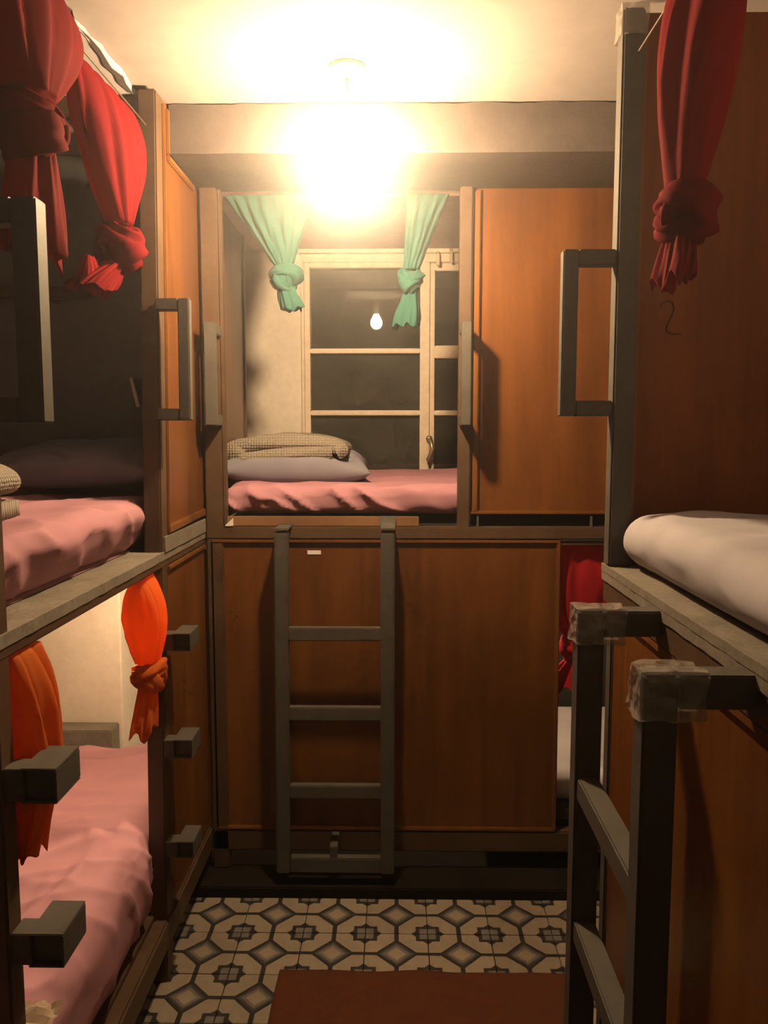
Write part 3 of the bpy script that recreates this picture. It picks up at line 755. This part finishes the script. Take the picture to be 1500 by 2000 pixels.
# ------------------------------------------------------------------ knotted curtains
def sm01(t): t = max(0, min(1, t)); return t * t * (3 - 2 * t)
def curtain(name, label, mat, A, B, knot, kr, tail, tw, neck=.028, power=1.2, pleats=9, seed=0, kh=None, tilt=25, depth=.05, hem=.03, group=None, belly=0, flip=1, pamp=.011):
    A, B, knot, tail = Vector(A), Vector(B), Vector(knot), Vector(tail)
    u_ = (B - A); half = u_.length / 2; u_ = u_.normalized(); uh = Vector((u_.x, u_.y, 0)).normalized()
    v_ = Vector((-uh.y, uh.x, 0))
    top_c = (A + B) / 2; kh = kh or kr * 1.15
    t_ = thing(name, label, 'curtain', (knot.x, knot.y, tail.z), group)
    NN, MM = 120, 40
    rnd = random.Random(seed); ph = [rnd.uniform(0, 6.28) for _ in range(6)]
    bm = new_bm(); rings = []
    for j in range(MM + 1):
        s = j / MM
        ease = s ** power
        e2 = sm01(s) * .35 + s * .65
        c_ = top_c.lerp(knot + Vector((0, 0, kh * .55)), e2) if False else top_c + (knot + Vector((0, 0, kh * .55)) - top_c) * s
        c_ = c_ + v_ * belly * math.sin(math.pi * s)
        wu = half + (neck - half) * ease
        wv = .010 + (neck * .85 - .010) * s ** .8 + depth * math.sin(math.pi * s ** .8)
        slope = (1 - s)
        ring = []
        for k in range(NN):
            th = 2 * math.pi * k / NN
            cu = math.cos(th); sv = math.sin(th)
            pos = cu * (abs(cu) ** -.25 if abs(cu) > .05 else 1)
            pos = max(-1, min(1, pos))
            q1 = pleats * (pos + .18 * math.sin(2.3 * s + ph[0] + 2 * pos)) + ph[1] + (.7 if sv < 0 else 0)
            pl_n = (1 - 2 * abs(math.sin(q1)) ** .8) * .65 + math.sin(pleats * 2.3 * pos + ph[2] + s * 1.5) * .35
            amp = pamp * (.6 + .6 * math.sin(math.pi * s)) * (1 - .45 * s)
            p = c_ + u_ * (wu * pos) * (1 + 0) + v_ * (wv * sv + amp * pl_n)
            # the band at the top follows the rod
            p.z += (u_.z * 0)
            ring.append(bm.verts.new(p + u_ * .003 * noise.noise(Vector((k * .15, s * 6, seed)))))
        rings.append(ring)
    skin(bm, rings); obj('drape', bm, mat, t_, smooth=True)
    # knot: cloth bands wound round each other
    bm = new_bm()
    def band(tl, rot, rr, rb, hb, off, ph_, drop=0):
        Nn, Mm = 64, 28; rg = []
        Rm = Matrix.Rotation(rot, 3, 'Z') @ Matrix.Rotation(tl, 3, 'X')
        for k in range(Nn):
            th = 2 * math.pi * k / Nn
            ring = []
            fat = 1 + .22 * math.sin(th + ph_)
            for q in range(Mm):
                a_ = 2 * math.pi * q / Mm
                lob = 1 + .14 * math.sin(5 * a_ + ph_ + .8 * math.sin(th * 2)) + .09 * math.sin(8 * a_ + th + ph_)
                rad = rr + rb * math.cos(a_) * lob * fat
                p = Vector((math.cos(th) * rad, math.sin(th) * rad * .85, hb * math.sin(a_) * lob * fat))
                p = Rm @ p
                p += Vector((0, 0, off)) + p.normalized() * .05 * kr * noise.noise(p / kr * 1.7 + Vector((seed, ph_, 0)))
                ring.append(bm.verts.new(knot + p))
            rg.append(ring)
        n_ = len(rg)
        for i in range(n_):
            r0, r1 = rg[i], rg[(i + 1) % n_]
            for q in range(Mm): bm.faces.new([r0[q], r0[(q + 1) % Mm], r1[(q + 1) % Mm], r1[q]])
    az = math.atan2(uh.y, uh.x)
    band(R(tilt) * flip, az, kr * .52, kr * .50, kh * .42, kh * .12, ph[3])
    band(-R(tilt * 1.6) * flip, az + .9, kr * .45, kr * .45, kh * .40, -kh * .28, ph[4])
    band(R(70), az + 2.2 * flip, kr * .38, kr * .40, kh * .34, -kh * .05, ph[5])
    obj('knot', bm, mat, t_, smooth=True)
    # loose end under the knot
    bm = new_bm(); rings = []; MM2 = 26
    k0 = knot - Vector((0, 0, kh * .35))
    for j in range(MM2 + 1):
        s = j / MM2
        c_ = k0.lerp(tail, s)
        wu = neck * .8 + (tw - neck * .8) * sm01(s * 1.2) ** .9
        wv = neck * .7 + (tw * .62 - neck * .7) * s
        ring = []
        for k in range(NN):
            th = 2 * math.pi * k / NN
            fold = 1 + (.08 + .09 * s) * math.sin(4 * th + ph[2] + s) + .07 * math.sin(9 * th + ph[1] - s * 2) + .035 * math.sin(17 * th + ph[0] + s * 3)
            zoff = hem * .7 * s ** 3 * (noise.noise(Vector((math.cos(th) * 1.7, math.sin(th) * 1.7, seed))) * 2.2)
            p = c_ + uh * (wu * math.cos(th) * fold) + v_ * (wv * math.sin(th) * fold) + Vector((0, 0, zoff))
            ring.append(bm.verts.new(p))
        rings.append(ring)
    # turn the hem in
    last = rings[-1]; cc = sum((q.co for q in last), Vector()) / NN
    rings.append([bm.verts.new(q.co.lerp(cc + Vector((0, 0, .05)), .35)) for q in last])
    rings.append([bm.verts.new(q.co.lerp(cc + Vector((0, 0, .09)), .8)) for q in last])
    skin(bm, rings); obj('loose_end', bm, mat, t_, smooth=True)
    return t_
RODX = LX - .024
curtain('curtain', 'red curtain knotted beside the far post of the upper bunk', 'red_cloth', (-.655, 1.66, 2.262), (-.655, 2.06, 2.280), (-.640, 1.885, 1.930), .066, (-.680, 1.80, 1.815), .066, .032, 2.0, 6, 1, kh=.085, tilt=28, depth=.028, hem=.02)
curtain('curtain', 'red curtain tied in a fat knot at the near end of the upper bunk', 'red_cloth', (-.64, 1.15, 2.30), (-.64, 1.60, 2.30), (-.622, 1.40, 2.020), .072, (-.622, 1.40, 1.80), .074, .048, 1.8, 5, 2, kh=.082, tilt=15, depth=.045, hem=.03)
curtain('curtain', 'red curtain hanging in a knot before the dark plywood end wall', 'red_cloth', (.505, 1.25, 2.29), (.497, 1.52, 2.29), (.482, 1.40, 1.87), .058, (.468, 1.40, 1.750), .046, .034, 1.1, 4, 3, kh=.070, tilt=22, depth=.034, hem=.025)
curtain('curtain', 'green curtain knotted above the pillow at the window', 'green_cloth', (-.552, 2.62, 2.25), (-.262, 2.62, 2.25), (-.362, 2.615, 1.995), .052, (-.335, 2.61, 1.895), .036, .028, 1.0, 9, 4, kh=.060, tilt=-35, depth=.02, hem=.015)
curtain('curtain', 'green curtain knotted beside the post with the shadowed handle', 'green_cloth', (.030, 2.62, 2.25), (.165, 2.62, 2.25), (.045, 2.615, 1.985), .042, (.030, 2.61, 1.84), .040, .026, .9, 6, 5, kh=.060, tilt=30, depth=.02, hem=.02)
curtain('curtain', 'orange curtain knotted next to the far step pegs', 'orange_cloth', (-.652, 1.95, 1.135), (-.648, 2.07, 1.135), (-.655, 2.045, .865), .058, (-.668, 2.04, .715), .052, .034, 2.2, 4, 6, kh=.060, tilt=-32, depth=.030, hem=.02)
curtain('curtain', 'orange curtain hanging by the near post of the lower bunk', 'orange_cloth', (-.640, 1.27, 1.132), (-.640, 1.38, 1.132), (-.618, 1.32, .915), .052, (-.636, 1.31, .775), .034, .045, 2.0, 4, 7, kh=.042, tilt=12, depth=.012, hem=.02)
curtain('curtain', 'dark red curtain knotted in the low opening beside the wrapped ladder', 'dark_red_cloth', (.44, 2.63, 1.13), (.86, 2.63, 1.13), (.612, 2.625, .785), .062, (.585, 2.62, .645), .085, .045, 2.4, 10, 8, kh=.06, tilt=30, depth=.02, hem=.03)

# ------------------------------------------------------------------ small things
# card stuck at the end of the dark upper bunk
t = thing('card', 'small dark picture card with a white edge in the dark upper bunk', 'card', (-.82, 2.57, 1.58))
bm = new_bm(); beam(bm, (-.842, 2.548, 1.672), (-.822, 2.548, 1.582), .010, .008, (0, 1, 0)); obj('card_edge', bm, 'white_card', t)
bm = new_bm(); hexa(bm, [(-.838, 2.552, 1.668), (-.79, 2.59, 1.668), (-.77, 2.59, 1.588), (-.818, 2.552, 1.588)], [(-.838, 2.556, 1.668), (-.79, 2.594, 1.668), (-.77, 2.594, 1.588), (-.818, 2.556, 1.588)]); obj('card_picture', bm, 'dark_print', t)
# crumpled paper on the low mattress
bm = new_bm(); n_ = 14; g = {}
for i in range(n_ + 1):
    for j in range(n_ + 1):
        x, y = -.74 + .145 * i / n_, 1.20 + .16 * j / n_
        g[i, j] = bm.verts.new((x + .012 * noise.noise(Vector((i * .4, j * .4, 2))) + .05 * j / n_ * 0, y - .03 * i / n_, .462 + .02 * abs(noise.noise(Vector((i * .25, j * .3, 7)))) + .012 * (i / n_)))
for i in range(n_):
    for j in range(n_): bm.faces.new([g[i, j], g[i + 1, j], g[i + 1, j + 1], g[i, j + 1]])
ex = bmesh.ops.solidify(bm, geom=bm.faces[:], thickness=.002)
o = obj('paper_sheet', bm, 'beige_paper', None, smooth=False); tag(o, 'crumpled beige paper sheet on the lower pink mattress', 'paper')
# folded paper scrap at the back bunk rail
bm = new_bm(); hexa(bm, [(-.556, BY - .004, 1.200), (-.528, BY - .004, 1.200), (-.528, BY - .004, 1.226)], [(-.556, BY - .001, 1.200), (-.528, BY - .001, 1.200), (-.528, BY - .001, 1.226)])
o = obj('paper_scrap', bm, 'white_card', None); tag(o, 'tiny white paper corner on the back bunk rail', 'paper')
# rust brown mat
def d_mat(p, n): return Vector((.002 * noise.noise(p * 8), .004 * noise.noise(Vector((p.x * 9, 0, 0))), .0035 * (1 + noise.noise(p * 6)) if n.z > 0 else 0))
o = rounded('floor_mat', 'mat_fabric', None, -.325, .478, .55, 2.082, .001, .011, .004, (60, 90, 3), d_mat)
tag(o, 'rust brown flat mat lying on the patterned tiles', 'mat')
# small lamps fixed under the upper boards, inside the two low bunks
def bunk_lamp(c, zt, label, L):
    emit('reading_glow', BULB_COL, L)
    t = thing('reading_lamp', label, 'lamp', (c[0], c[1], zt)); c = Vector(c)
    bm = new_bm(); lathe(bm, (c.x, c.y, zt), [(.03, 0), (.03, -.012), (.012, -.02)]); obj('lamp_base', bm, 'white_plastic', t, smooth=True)
    bm = new_bm(); lathe(bm, c, [(.016, zt - c.z - .015), (.018, .06), (.012, .04)]); obj('socket', bm, 'white_plastic', t, smooth=True)
    bm = new_bm(); lathe(bm, c, [(.001, -.03), (.016, -.026), (.026, -.008), (.026, .008), (.016, .03), (.011, .042)]); obj('bulb', bm, 'reading_glow', t, smooth=True)
bunk_lamp((-.718, 2.235, 1.03), 1.160, 'small lit bulb inside the lower bunk behind the orange curtain', READ_L)
bunk_lamp((.25, 3.0, 1.05), 1.175, 'small lit bulb inside the low back bunk behind its front panel', READ_L * 1.6)
bunk_lamp((1.15, .95, 2.24), ZC, 'small added bulb, out of view, over the grey sheeted upper bunk', READ_L * .24)  # added unseen lamp that brightens the plywood end wall and red curtain
